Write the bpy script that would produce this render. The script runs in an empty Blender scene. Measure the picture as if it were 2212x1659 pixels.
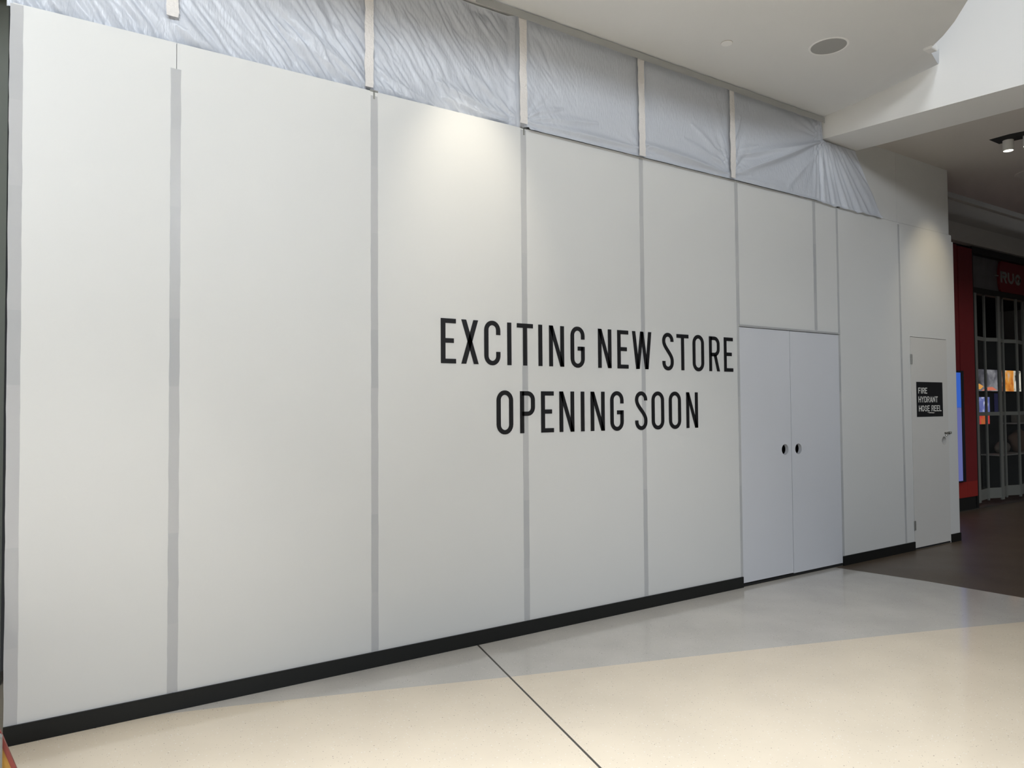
import bpy, bmesh, math, random
from mathutils import Vector, Matrix, noise
random.seed(7)
S = bpy.context.scene
C = S.collection
# ------------------------------------------------------------------ camera
yaw, pitch, roll = 0.5902, 0.0300, -0.0071
F = Vector((math.sin(yaw)*math.cos(pitch), math.cos(yaw)*math.cos(pitch), math.sin(pitch)))
r0 = Vector((math.cos(yaw), -math.sin(yaw), 0)); u0 = r0.cross(F)
R_ = math.cos(roll)*r0 + math.sin(roll)*u0; U_ = -math.sin(roll)*r0 + math.cos(roll)*u0
cam_d = bpy.data.cameras.new('camera'); cam = bpy.data.objects.new('camera', cam_d); C.objects.link(cam)
m = Matrix((R_, U_, -F)).transposed().to_4x4(); m.translation = Vector((-0.7376, -4.5032, 1.6707))
cam.matrix_world = m
cam_d.sensor_width = 36; cam_d.lens = 1599.16/2212*36; cam_d.clip_end = 200
S.camera = cam
# ------------------------------------------------------------------ colour management
S.view_settings.view_transform = 'Standard'; S.view_settings.look = 'None'
S.view_settings.gamma = 1; S.view_settings.use_curve_mapping = False
S.view_settings.exposure = 0.03
# ------------------------------------------------------------------ world: dim hall light
w = bpy.data.worlds.new('world'); S.world = w; w.use_nodes = True
w.node_tree.nodes['Background'].inputs[0].default_value = (0.90, 0.94, 1.0, 1)
w.node_tree.nodes['Background'].inputs[1].default_value = 0.03
# ------------------------------------------------------------------ lights
def area(name, loc, target, sx, sy, power, col=(1,1,1), spread=180):
    d = bpy.data.lights.new(name, 'AREA'); d.shape = 'RECTANGLE'; d.size = sx; d.size_y = sy
    d.energy = power; d.color = col; d.spread = math.radians(spread)
    o = bpy.data.objects.new(name, d); C.objects.link(o); o.location = loc
    o.rotation_euler = (Vector(target)-Vector(loc)).to_track_quat('-Z', 'Y').to_euler()
    return o
def spot(name, loc, target, power, angle, blend, col, rad=0.04):
    d = bpy.data.lights.new(name, 'SPOT'); d.energy = power; d.spot_size = math.radians(angle)
    d.spot_blend = blend; d.color = col; d.shadow_soft_size = rad
    o = bpy.data.objects.new(name, d); C.objects.link(o); o.location = loc
    o.rotation_euler = (Vector(target)-Vector(loc)).to_track_quat('-Z', 'Y').to_euler()
    return o
area('daylight_far_clerestory', (-6, -18, 7.4), (0, 0, 3), 6.0, 1.8, 1000, (0.90, 0.955, 1.0))
area('daylight_opposite_clerestory', (5, -18, 7.4), (4, 0, 3), 5.0, 1.8, 380, (0.90, 0.955, 1.0))
area('added_upper_wall_fill', (-3.0, -7.0, 5.5), (-2.6, 0, 6.6), 2.4, 0.9, 125, (0.88, 0.94, 1.0), spread=95)  # added fill without a known window, tilted up to brighten the upper left wall
area('atrium_skylight', (1.5, -4.6, 9.5), (1.5, -4.6, 0), 9, 4.5, 45, (0.96, 0.98, 1.0), spread=60)
area('atrium_lantern', (-1.5, -4.6, 9.5), (-1.5, -4.6, 0), 4, 4.5, 405, (0.96, 0.98, 1.0), spread=60)
area('added_bulkhead_fill', (0.5, -5.8, 7.9), (6.4, -2.0, 5.2), 1.5, 1.5, 22, (0.93, 0.97, 1.0), spread=60)  # added lamp, aimed at the bulkhead face to brighten it
spot('added_floor_downlight', (-0.4, -1.75, 4.58), (-0.4, -1.3, 0), 255, 60, 1.0, (1.0, 0.97, 0.93))  # this and the next lamp are unseen, added to brighten the near-wall floor
spot('added_floor_downlight', (3.6, -1.8, 4.58), (3.6, -1.55, 0), 230, 75, 1.0, (1.0, 0.97, 0.93))
spot('downlight_wall_glow', (1.85, -0.80, 4.58), (1.93, 0.0, 3.10), 66, 50, 1.0, (1.0, 0.89, 0.70))
spot('downlight_cupboard_glow', (8.3, -0.86, 4.42), (8.25, 0.0, 2.7), 42, 64, 1.0, (1.0, 0.84, 0.56))
spot('added_passage_light', (12.5, -1.6, 4.5), (12.5, -1.2, 0), 80, 150, 1.0, (1.0, 0.93, 0.85))  # unseen lamp, added to lift the dark neighbouring shopfront

# ------------------------------------------------------------------ materials
def mat(name, col, rough=0.5, metal=0.0, spec=0.5, bump=0.0, bscale=40, var=0.0, vscale=3, alpha=1.0,
        emit=None, estr=0.0, coat=0.0):
    m = bpy.data.materials.new(name); m.use_nodes = True
    nt = m.node_tree; b = nt.nodes['Principled BSDF']
    b.inputs['Base Color'].default_value = (*col, 1); b.inputs['Roughness'].default_value = rough
    b.inputs['Metallic'].default_value = metal; b.inputs['Specular IOR Level'].default_value = spec
    b.inputs['Alpha'].default_value = alpha; b.inputs['Coat Weight'].default_value = coat
    tc = nt.nodes.new('ShaderNodeTexCoord')
    if var:
        n = nt.nodes.new('ShaderNodeTexNoise'); n.inputs['Scale'].default_value = vscale; n.inputs['Detail'].default_value = 5
        nt.links.new(tc.outputs['Object'], n.inputs['Vector'])
        mx = nt.nodes.new('ShaderNodeMix'); mx.data_type = 'RGBA'
        mx.inputs[6].default_value = (*[c*(1-var) for c in col], 1); mx.inputs[7].default_value = (*[min(1, c*(1+var)) for c in col], 1)
        nt.links.new(n.outputs['Fac'], mx.inputs[0]); nt.links.new(mx.outputs[2], b.inputs['Base Color'])
    if bump:
        n = nt.nodes.new('ShaderNodeTexNoise'); n.inputs['Scale'].default_value = bscale; n.inputs['Detail'].default_value = 4
        nt.links.new(tc.outputs['Object'], n.inputs['Vector'])
        bp = nt.nodes.new('ShaderNodeBump'); bp.inputs['Strength'].default_value = bump; bp.inputs['Distance'].default_value = 0.01
        nt.links.new(n.outputs['Fac'], bp.inputs['Height']); nt.links.new(bp.outputs['Normal'], b.inputs['Normal'])
    if emit:
        b.inputs['Emission Color'].default_value = (*emit, 1); b.inputs['Emission Strength'].default_value = estr
    return m

def terrazzo(name, base, dark, light, rough=0.115, var=0.04):
    m = bpy.data.materials.new(name); m.use_nodes = True; nt = m.node_tree; N = nt.nodes; L = nt.links
    b = N['Principled BSDF']; tc = N.new('ShaderNodeTexCoord')
    def mixc(fac, a, bb):
        x = N.new('ShaderNodeMix'); x.data_type = 'RGBA'
        L.new(fac, x.inputs[0])
        if isinstance(a, tuple): x.inputs[6].default_value = (*a, 1)
        else: L.new(a, x.inputs[6])
        if isinstance(bb, tuple): x.inputs[7].default_value = (*bb, 1)
        else: L.new(bb, x.inputs[7])
        return x.outputs[2]
    def ramp(src, p0, p1):
        r = N.new('ShaderNodeMapRange'); r.inputs[1].default_value = p0; r.inputs[2].default_value = p1
        L.new(src, r.inputs[0]); return r.outputs[0]
    n1 = N.new('ShaderNodeTexNoise'); n1.inputs['Scale'].default_value = 2.2; n1.inputs['Detail'].default_value = 6
    L.new(tc.outputs['Object'], n1.inputs['Vector'])
    c = mixc(ramp(n1.outputs['Fac'], 0.3, 0.7), tuple(v*(1-var) for v in base), tuple(min(1, v*(1+var)) for v in base))
    for sc, col, th, keep in ((48, dark, 0.085, 0.92), (110, dark, 0.12, 0.90), (70, light, 0.16, 0.86)):
        v = N.new('ShaderNodeTexVoronoi'); v.inputs['Scale'].default_value = sc; L.new(tc.outputs['Object'], v.inputs['Vector'])
        wn = N.new('ShaderNodeSeparateColor'); L.new(v.outputs['Color'], wn.inputs[0])
        g = N.new('ShaderNodeMath'); g.operation = 'GREATER_THAN'; g.inputs[1].default_value = keep; L.new(wn.outputs[0], g.inputs[0])
        d = N.new('ShaderNodeMath'); d.operation = 'LESS_THAN'; d.inputs[1].default_value = th*1.6; L.new(v.outputs['Distance'], d.inputs[0])
        mu = N.new('ShaderNodeMath'); mu.operation = 'MULTIPLY'; L.new(g.outputs[0], mu.inputs[0]); L.new(d.outputs[0], mu.inputs[1])
        c = mixc(mu.outputs[0], c, col)
    L.new(c, b.inputs['Base Color']); b.inputs['Roughness'].default_value = rough
    b.inputs['Specular IOR Level'].default_value = 0.55
    n2 = N.new('ShaderNodeTexNoise'); n2.inputs['Scale'].default_value = 1.3; L.new(tc.outputs['Object'], n2.inputs['Vector'])
    mr = N.new('ShaderNodeMapRange'); mr.inputs[3].default_value = rough*0.8; mr.inputs[4].default_value = rough*1.3
    L.new(n2.outputs['Fac'], mr.inputs[0]); L.new(mr.outputs[0], b.inputs['Roughness'])
    return m

def tape_mat(name, c0, c1, alpha, rough=0.25, axis=2, scale=2.3):
    m = bpy.data.materials.new(name); m.use_nodes = True; nt = m.node_tree; N = nt.nodes; L = nt.links
    b = N['Principled BSDF']; tc = N.new('ShaderNodeTexCoord'); mp = N.new('ShaderNodeMapping')
    mp.inputs['Scale'].default_value = (0.0, 0.0, 1.0) if axis == 2 else (1.0, 0.0, 0.0)
    L.new(tc.outputs['Object'], mp.inputs[0])
    v = N.new('ShaderNodeTexVoronoi'); v.voronoi_dimensions = '1D'; v.inputs['Scale'].default_value = scale
    sx = N.new('ShaderNodeSeparateXYZ'); L.new(tc.outputs['Object'], sx.inputs[0])
    oi = N.new('ShaderNodeAttribute'); oi.attribute_type = 'OBJECT'; oi.attribute_name = 'location'
    L.new(sx.outputs[axis], v.inputs['W'])
    sp = N.new('ShaderNodeSeparateColor'); L.new(v.outputs['Color'], sp.inputs[0])
    mx = N.new('ShaderNodeMix'); mx.data_type = 'RGBA'; mx.inputs[6].default_value = (*c0, 1); mx.inputs[7].default_value = (*c1, 1)
    L.new(sp.outputs[0], mx.inputs[0]); L.new(mx.outputs[2], b.inputs['Base Color'])
    b.inputs['Roughness'].default_value = rough; b.inputs['Alpha'].default_value = alpha
    return m

M = {}
M['board'] = mat('white_laminate_board', (0.69, 0.70, 0.70), 0.42, var=0.02, vscale=1.2)
M['door'] = mat('cool_white_door', (0.66, 0.68, 0.73), 0.4, var=0.025, vscale=2.0)
M['cupboard'] = mat('hydrant_door_paint', (0.66, 0.655, 0.64), 0.4, var=0.02, vscale=2)
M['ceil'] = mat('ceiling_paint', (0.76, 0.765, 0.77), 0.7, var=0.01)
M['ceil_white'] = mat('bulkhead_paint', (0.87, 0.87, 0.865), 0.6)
M['grille'] = mat('speaker_grille_grey', (0.36, 0.36, 0.355), 0.7)
M['skirt'] = mat('black_skirting', (0.008, 0.009, 0.009), 0.5, spec=0.35)
M['void'] = mat('dark_void', (0.01, 0.01, 0.011), 0.9)
M['inner'] = mat('shop_lining', (0.30, 0.31, 0.31), 0.8)
M['tape'] = tape_mat('clear_joint_tape', (0.585, 0.60, 0.625), (0.655, 0.665, 0.68), 0.72)
M['tape_gloss'] = tape_mat('glossy_joint_tape', (0.57, 0.585, 0.61), (0.64, 0.65, 0.67), 0.78, rough=0.12)
M['mask'] = mat('cream_masking_tape', (0.76, 0.735, 0.72), 0.6, var=0.06, vscale=14, bump=0.6, bscale=60)
M['edge_tape'] = mat('grey_edge_tape', (0.42, 0.43, 0.43), 0.5, var=0.04, vscale=6)
M['ink'] = mat('black_vinyl', (0.010, 0.010, 0.012), 0.4)
M['trim'] = mat('grey_door_trim', (0.42, 0.43, 0.44), 0.4)
M['timber'] = mat('pine_timber', (0.55, 0.42, 0.28), 0.7, var=0.15, vscale=8)
M['steel'] = mat('chrome_steel', (0.62, 0.62, 0.60), 0.22, metal=1.0)
M['steel_dark'] = mat('dull_steel', (0.35, 0.35, 0.33), 0.45, metal=1.0)
M['sign_black'] = mat('black_sign_plate', (0.008, 0.009, 0.011), 0.35)
M['sign_white'] = mat('white_sign_letters', (0.74, 0.74, 0.72), 0.5)
M['red'] = mat('red_facade', (0.20, 0.016, 0.02), 0.5, var=0.08, vscale=4)
M['black'] = mat('black_base', (0.010, 0.011, 0.011), 0.5)
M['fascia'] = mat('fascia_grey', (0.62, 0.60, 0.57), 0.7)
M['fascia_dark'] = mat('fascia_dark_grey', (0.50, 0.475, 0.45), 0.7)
M['shutter'] = mat('shutter_aluminium', (0.24, 0.25, 0.235), 0.5, metal=0.3)
M['glass'] = mat('shutter_clear_panel', (0.05, 0.055, 0.055), 0.1, alpha=0.18)
M['screen_body'] = mat('black_screen_body', (0.012, 0.012, 0.02), 0.3)
M['lamp'] = mat('lamp_glow', (1, 1, 1), 0.5, emit=(1.0, 0.95, 0.86), estr=6)
M['lamp_white'] = mat('white_lamp_can', (0.75, 0.74, 0.72), 0.4)
M['joint'] = mat('dark_joint_strip', (0.075, 0.07, 0.062), 0.4, metal=0.2)
M['beige'] = terrazzo('beige_terrazzo', (0.76, 0.675, 0.545), (0.28, 0.23, 0.19), (0.82, 0.78, 0.70))
M['grey'] = terrazzo('grey_terrazzo', (0.56, 0.54, 0.505), (0.20, 0.18, 0.17), (0.66, 0.63, 0.60), var=0.07)
M['brown'] = terrazzo('brown_terrazzo', (0.105, 0.078, 0.056), (0.07, 0.06, 0.05), (0.16, 0.13, 0.11), rough=0.38, var=0.1)
M['badge'] = mat('dull_white_badge_letters', (0.30, 0.30, 0.29), 0.6)
M['poster'] = mat('pale_poster_film', (0.13, 0.13, 0.14), 0.3, var=0.5, vscale=3.5)
M['leftwall'] = mat('dark_grey_green_wall', (0.16, 0.175, 0.155), 0.8)
M['stock'] = mat('brown_soft_goods', (0.22, 0.15, 0.11), 0.9, var=0.3, vscale=6)
M['stock_pale'] = mat('pale_carton', (0.30, 0.28, 0.24), 0.8, var=0.2, vscale=6)

def sheet_mat():
    m = bpy.data.materials.new('crinkled_plastic_film'); m.use_nodes = True; nt = m.node_tree; N = nt.nodes; L = nt.links
    b = N['Principled BSDF']; b.inputs['Base Color'].default_value = (0.66, 0.70, 0.78, 1)
    b.inputs['Roughness'].default_value = 0.34; b.inputs['Alpha'].default_value = 0.86
    b.inputs['Specular IOR Level'].default_value = 0.6
    tc = N.new('ShaderNodeTexCoord'); mp = N.new('ShaderNodeMapping')
    mp.inputs['Rotation'].default_value = (0, math.radians(-38), 0); mp.inputs['Scale'].default_value = (75, 1, 20)
    L.new(tc.outputs['Object'], mp.inputs[0])
    n = N.new('ShaderNodeTexNoise'); n.inputs['Scale'].default_value = 1; n.inputs['Detail'].default_value = 3
    L.new(mp.outputs[0], n.inputs['Vector'])
    bp = N.new('ShaderNodeBump'); bp.inputs['Strength'].default_value = 0.6; bp.inputs['Distance'].default_value = 0.008
    L.new(n.outputs['Fac'], bp.inputs['Height']); L.new(bp.outputs['Normal'], b.inputs['Normal'])
    return m
M['film'] = sheet_mat()

def screen_mat(name, stops, scale, strength, seed):
    m = bpy.data.materials.new(name); m.use_nodes = True; nt = m.node_tree; N = nt.nodes; L = nt.links
    b = N['Principled BSDF']; b.inputs['Base Color'].default_value = (0.02, 0.02, 0.02, 1); b.inputs['Roughness'].default_value = 0.3
    tc = N.new('ShaderNodeTexCoord'); n = N.new('ShaderNodeTexNoise'); n.inputs['Scale'].default_value = scale
    n.inputs['Detail'].default_value = 3; n.noise_dimensions = '4D'; n.inputs['W'].default_value = seed
    n.inputs['Distortion'].default_value = 0.6
    L.new(tc.outputs['Object'], n.inputs['Vector'])
    r = N.new('ShaderNodeValToRGB'); el = r.color_ramp.elements
    el[0].position = stops[0][0]; el[0].color = (*stops[0][1], 1); el[1].position = stops[-1][0]; el[1].color = (*stops[-1][1], 1)
    for p, c in stops[1:-1]:
        e = el.new(p); e.color = (*c, 1)
    L.new(n.outputs['Fac'], r.inputs[0]); L.new(r.outputs[0], b.inputs['Emission Color']); b.inputs['Emission Strength'].default_value = strength
    return m

# ------------------------------------------------------------------ mesh helper
class MB:
    def __init__(s): s.bm = bmesh.new(); s.mi = 0
    def face(s, pts, mi=None):
        f = s.bm.faces.new([s.bm.verts.new(p) for p in pts]); f.material_index = s.mi if mi is None else mi; return f
    def box(s, x0, x1, y0, y1, z0, z1, bev=0.0):
        v = [s.bm.verts.new((x, y, z)) for x in (x0, x1) for y in (y0, y1) for z in (z0, z1)]
        fs = []
        for q in ((0,1,3,2), (4,6,7,5), (0,4,5,1), (2,3,7,6), (0,2,6,4), (1,5,7,3)):
            f = s.bm.faces.new([v[i] for i in q]); f.material_index = s.mi; fs.append(f)
        if bev:
            bmesh.ops.bevel(s.bm, geom=list({e for f in fs for e in f.edges}), offset=bev, segments=2, affect='EDGES')
        return s
    def prism_y(s, pts, y0, y1):            # polygon in x,z extruded along y (front = y0)
        a = [s.bm.verts.new((x, y0, z)) for x, z in pts]; b = [s.bm.verts.new((x, y1, z)) for x, z in pts]
        n = len(pts)
        for f in (a, b[::-1]): s.bm.faces.new(f).material_index = s.mi
        for i in range(n): s.bm.faces.new((a[i], b[i], b[(i+1) % n], a[(i+1) % n])).material_index = s.mi
        return s
    def prism_z(s, pts, z0, z1):
        a = [s.bm.verts.new((x, y, z0)) for x, y in pts]; b = [s.bm.verts.new((x, y, z1)) for x, y in pts]
        n = len(pts)
        for f in (a, b[::-1]): s.bm.faces.new(f).material_index = s.mi
        for i in range(n): s.bm.faces.new((a[i], b[i], b[(i+1) % n], a[(i+1) % n])).material_index = s.mi
        return s
    def lathe(s, c, prof, axis='z', n=40, sc=(1, 1)):     # prof: (radius, height) pairs, closed if radius 0 at the ends
        rings = []
        for r, h in prof:
            if r < 1e-6: rings.append([s.bm.verts.new(s._p(c, 0, 0, h, axis))])
            else: rings.append([s.bm.verts.new(s._p(c, r*sc[0]*math.cos(2*math.pi*i/n), r*sc[1]*math.sin(2*math.pi*i/n), h, axis)) for i in range(n)])
        for a, b in zip(rings, rings[1:]):
            for i in range(n):
                j = (i+1) % n
                q = [a[i % len(a)], a[j % len(a)], b[j % len(b)], b[i % len(b)]]
                u = []
                for v in q:
                    if v not in u: u.append(v)
                if len(u) > 2: s.bm.faces.new(u).material_index = s.mi
        return s
    def _p(s, c, a, b, h, axis):
        if axis == 'z': return (c[0]+a, c[1]+b, c[2]+h)
        if axis == 'y': return (c[0]+a, c[1]+h, c[2]+b)
        return (c[0]+h, c[1]+a, c[2]+b)
    def build(s, name, mats, parent=None, smooth=False, origin=None):
        bmesh.ops.recalc_face_normals(s.bm, faces=s.bm.faces[:])
        me = bpy.data.meshes.new(name)
        if origin is not None: bmesh.ops.translate(s.bm, verts=s.bm.verts[:], vec=-Vector(origin))
        s.bm.to_mesh(me); s.bm.free()
        for k in (mats if isinstance(mats, (list, tuple)) else [mats]): me.materials.append(M[k] if isinstance(k, str) else k)
        if smooth: me.shade_smooth()
        o = bpy.data.objects.new(name, me); C.objects.link(o)
        if origin is not None: o.location = origin
        if parent is not None:
            o.parent = parent
            # parents in this script are never rotated or scaled: keep world placement
            wl = Vector(parent.location); p = parent.parent
            while p is not None: wl += Vector(p.location); p = p.parent
            o.location = Vector(o.location) - wl
        return o
def box(name, m_, x0, x1, y0, y1, z0, z1, parent=None, bev=0.0):
    return MB().box(x0, x1, y0, y1, z0, z1, bev).build(name, m_, parent)
def tag(o, label, cat, group=None, kind=None):
    if label: o['label'] = label
    if cat: o['category'] = cat
    if group: o['group'] = group
    if kind: o['kind'] = kind
    return o
def struct(o, label=None, cat=None):
    o['kind'] = 'structure'
    if label: o['label'] = label
    if cat: o['category'] = cat
    return o
def thing(name, loc, label, cat, group=None):
    o = bpy.data.objects.new(name, None); C.objects.link(o); o.location = loc; o.empty_display_size = 0.1
    return tag(o, label, cat, group)

# ------------------------------------------------------------------ floor (three terrazzo fields)
bnd = [(-0.14, 0.0), (0.286, -0.125), (0.763, -0.283), (1.804, -0.644), (3.031, -1.035), (3.796, -1.288), (4.73, -1.599), (5.665, -1.935), (6.475, -2.26)]
brn = [(6.475, -2.26), (6.446, -1.627), (6.389, -0.854), (6.235, 0.0)]
fl = MB()
fl.mi = 1; fl.face([(x, y, 0) for x, y in bnd] + [(x, y, 0) for x, y in brn[1:]])
fl.mi = 0
fl.face([(-6, 0, 0), (-6, -14, 0), (6.75, -14, 0)] + [(x, y, 0) for x, y in bnd[::-1]])
fl.mi = 2
fl.face([(6.75, -14, 0), (24, -14, 0), (24, 0, 0)] + [(x, y, 0) for x, y in brn[::-1]])
fl.face([(8.83, 0, 0), (24, 0, 0), (24, 1.16, 0), (8.83, 1.16, 0)])
fl.mi = 3
fl.face([(8.83, 1.16, 0), (24, 1.16, 0), (24, 8, 0), (8.83, 8, 0)])
fl.mi = 0; fl.face([(-6, 0, 0), (8.83, 0, 0), (8.83, 1.3, 0), (-6, 1.3, 0)])
M['shopfloor'] = mat('dark_shop_floor', (0.06, 0.06, 0.058), 0.5)
struct(fl.build('floor', ['beige', 'grey', 'brown', 'shopfloor']), 'polished terrazzo floor in beige, grey and brown fields', 'floor')
jt = MB()
d = Vector((1.516-1.967, -1.841, 0)).normalized(); nrm = Vector((-d.y, d.x, 0))*0.006
a = Vector((1.967, -0.016, 0.0)); b_ = a + d*9
jt.prism_z([((a+nrm).x, (a+nrm).y), ((a-nrm).x, (a-nrm).y), ((b_-nrm).x, (b_-nrm).y), ((b_+nrm).x, (b_+nrm).y)], -0.002, 0.0012)
struct(jt.build('trim_1', 'joint'), 'dark expansion joint strip running across the terrazzo floor', 'trim')

# ------------------------------------------------------------------ hoarding
HT = 3.751
PG = 'tall white boards of the hoarding'
G = 0.0015
def panel(x0, x1, z0, z1, label, origin=True):
    o = MB().box(x0+G, x1-G, 0.0, 0.018, z0, z1).build('hoarding_panel', 'board', origin=((x0+x1)/2, 0.009, z0))
    return tag(o, label, 'panel', PG)
panel(-0.775, 0.0, 0.0, HT, 'narrow full-height white hoarding board at the far left end of the hoarding')
panel(0.0, 1.2, 0.0, HT, 'wide white hoarding board, second from the left, blank with no lettering')
panel(1.2, 2.4, 0.0, HT, 'white hoarding board with the warm glow near its top and the first letters EXCI')
panel(2.4, 3.6, 0.0, HT, 'white hoarding board carrying the letters TING NEW and PENING in the middle of the hoarding')
panel(3.6, 4.804, 0.0, HT, 'white hoarding board directly left of the double doors, carrying STORE')
panel(4.804, 5.995, 2.412, HT, 'larger white board above the double doors')
panel(5.995, 6.393, 2.412, HT, 'small narrow white board above the right end of the double doors')
panel(6.393, 7.606, 0.0, HT-0.02, 'grey-shaded white board between the double doors and the hydrant cupboard')
# board around the hydrant cupboard (opening x 7.785-8.605, z 0-2.437)
hp = MB().box(7.606+G, 7.783, 0.0, 0.018, 0, HT-0.02).box(8.607, 8.83, 0.0, 0.018, 0, HT-0.10).box(7.783, 8.607, 0.0, 0.018, 2.44, HT-0.02)
hp.box(8.607, 8.79, 0.0, 0.018, HT-0.10, HT-0.02)
tag(hp.build('hoarding_panel', 'board', origin=(8.2, 0.009, 0)), 'end board of the hoarding framing the narrow hydrant cupboard door', 'panel', PG)

# upper wall over the right-hand boards
uw = MB().box(6.45, 7.56, 0.001, 0.018, HT-0.018, 4.53).box(7.563, 8.735, 0.001, 0.018, HT-0.018, 4.53)
struct(uw.build('wall_upper', 'board'), 'shaded upper wall between hoarding and dark ceiling', 'wall')
struct(box('wall_right', 'board', 8.70, 8.728, 0.02, 1.2, 0, 4.53), 'end return of the hoarding at its right', 'wall')
struct(box('wall_back', 'inner', -0.76, 8.69, 1.2, 1.3, 0, 5.2), 'shop lining behind the hoarding', 'wall')

# skirting
for nm, x0, x1, lb in (('baseboard_left', -0.775, 4.804, 'long black skirting along the foot of the hoarding'),
                       ('baseboard_middle', 6.378, 7.780, 'black skirting between double doors and hydrant cupboard'),
                       ('baseboard_right', 8.612, 8.832, 'short black skirting at the right end of the hoarding')):
    struct(box(nm, 'skirt', x0, x1, -0.014, 0.0, 0.0, 0.097, bev=0.001), lb, 'skirting')

# tape over the vertical joints: ragged-edged strips
def strip(x0, x1, z0, z1, m_, name, label, cat, group, y=-0.0012, jit=0.002, dx_top=0.0, th=0.0007, step=0.06):
    mb = MB(); n = max(2, int((z1-z0)/step)); rows = []
    cx = (x0+x1)/2
    for i in range(n+1):
        z = z0+(z1-z0)*i/n; t = i/n
        j0 = (noise.noise((x0*7, z*9, 1.3))*jit + random.uniform(-jit, jit)*0.5); j1 = (noise.noise((x1*5, z*8, 7.3))*jit+random.uniform(-jit, jit)*0.5)
        rows.append((x0+j0+dx_top*t, x1+j1+dx_top*t, z))
    fr = [[mb.bm.verts.new((a, y, z)), mb.bm.verts.new((b, y, z))] for a, b, z in rows]
    for p, q in zip(fr, fr[1:]): mb.bm.faces.new((p[0], p[1], q[1], q[0]))
    ext = bmesh.ops.extrude_face_region(mb.bm, geom=mb.bm.faces[:])
    bmesh.ops.translate(mb.bm, verts=[v for v in ext['geom'] if isinstance(v, bmesh.types.BMVert)], vec=(0, th, 0))
    return tag(mb.build(name, m_, origin=(cx, y, z0)), label, cat, group)
TG = 'clear tape strips over the hoarding joints'
for x0, x1, z0, z1, m_, dx, lb in (
    (-0.774, -0.716, 0.10, HT-0.005, 'tape_gloss', -0.012, 'glossy grey tape running up the left end edge of the hoarding'),
    (-0.028, 0.026, 0.10, 3.60, 'tape', -0.002, 'wide grey tape over the leftmost board joint, stopping short of the top'),
    (1.177, 1.226, 0.10, HT-0.03, 'tape_gloss', 0.0, 'grey tape with shiny top end over the joint left of the lettering'),
    (2.374, 2.424, 0.10, HT-0.012, 'tape', -0.004, 'grey tape over the joint crossing the T of EXCITING'),
    (3.578, 3.622, 0.10, HT-0.012, 'tape', -0.006, 'thin grey tape over the joint crossing the W of NEW'),
    (4.782, 4.826, 0.05, HT-0.02, 'tape', -0.006, 'grey tape beside the left jamb of the double doors'),
    (5.970, 6.018, 2.42, HT-0.01, 'tape', 0.0, 'short grey tape on the joint above the right door leaf'),
    (6.378, 6.412, 0.10, HT-0.02, 'tape', -0.004, 'faint grey tape beside the right jamb of the double doors'),
    (7.588, 7.624, 0.10, HT-0.04, 'tape', -0.02, 'faint wavy grey tape just left of the hydrant cupboard')):
    strip(x0, x1, z0, z1, m_, 'joint_tape', lb, 'tape', TG, dx_top=dx)

# small joining clips poking out above the boards
for x, lb in ((1.2, 'small dark metal clip on top of the joint left of the lettering'), (2.4, 'small dark metal clip on the board top beside the warm glow')):
    c = MB().box(x-0.028, x+0.028, -0.004, 0.02, HT-0.004, HT+0.008, 0.001).box(x-0.006, x+0.006, -0.004, -0.001, HT-0.05, HT)
    tag(c.build('joining_clip', 'steel_dark', origin=(x, 0, HT)), lb, 'clip', 'metal clips on the board tops')

# ------------------------------------------------------------------ doors in the hoarding
def leaf(name, x0, x1, z0, z1, hx, hz, hr, y0, th, m_, label, parts=None):
    """flat door leaf with a round finger hole right through it"""
    mb = MB(); bm = mb.bm; n = 48; a = hr*1.5
    lines = {}
    def ring(y):
        cir = []; sq = []
        for i in range(n):
            t = 2*math.pi*i/n; cx, sx = math.cos(t), math.sin(t); k = 1/max(abs(cx), abs(sx))
            cir.append(bm.verts.new((hx+hr*cx, y, hz+hr*sx))); sq.append(bm.verts.new((hx+a*cx*k, y, hz+a*sx*k)))
        return cir, sq
    fr = ring(y0); bk = ring(y0+th)
    for cir, sq, y in ((fr[0], fr[1], y0), (bk[0], bk[1], y0+th)):
        for i in range(n):
            j = (i+1) % n; bm.faces.new((cir[i], cir[j], sq[j], sq[i]))
        for q in (((x0, z0), (x1, z0), (x1, hz-a), (x0, hz-a)), ((x0, hz+a), (x1, hz+a), (x1, z1), (x0, z1)),
                  ((x0, hz-a), (hx-a, hz-a), (hx-a, hz+a), (x0, hz+a)), ((hx+a, hz-a), (x1, hz-a), (x1, hz+a), (hx+a, hz+a))):
            bm.faces.new([bm.verts.new((x, y, z)) for x, z in q])
    for i in range(n):
        j = (i+1) % n; bm.faces.new((fr[0][i], fr[0][j], bk[0][j], bk[0][i]))
    for (xa, za), (xb, zb) in (((x0, z0), (x1, z0)), ((x1, z0), (x1, z1)), ((x1, z1), (x0, z1)), ((x0, z1), (x0, z0))):
        bm.faces.new([bm.verts.new(p) for p in ((xa, y0, za), (xb, y0, zb), (xb, y0+th, zb), (xa, y0+th, za))])
    bmesh.ops.remove_doubles(bm, verts=bm.verts[:], dist=1e-5)
    o = mb.build(name, m_, origin=(x0, y0, z0))
    return struct(o, label, 'door')
d1 = leaf('door_1', 4.812, 5.553, 0.036, 2.388, 5.457, 1.233, 0.052, -0.002, 0.036, 'door', 'left leaf of the double doors with a round finger hole')
d2 = leaf('door_2', 5.560, 6.374, 0.030, 2.388, 5.667, 1.232, 0.052, -0.002, 0.036, 'door', 'right leaf of the double doors with a round finger hole')
struct(box('trim_2', 'trim', 4.800, 6.392, -0.014, 0.016, 2.393, 2.411, bev=0.001), 'thin grey trim across the head of the double doors', 'trim')
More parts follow.
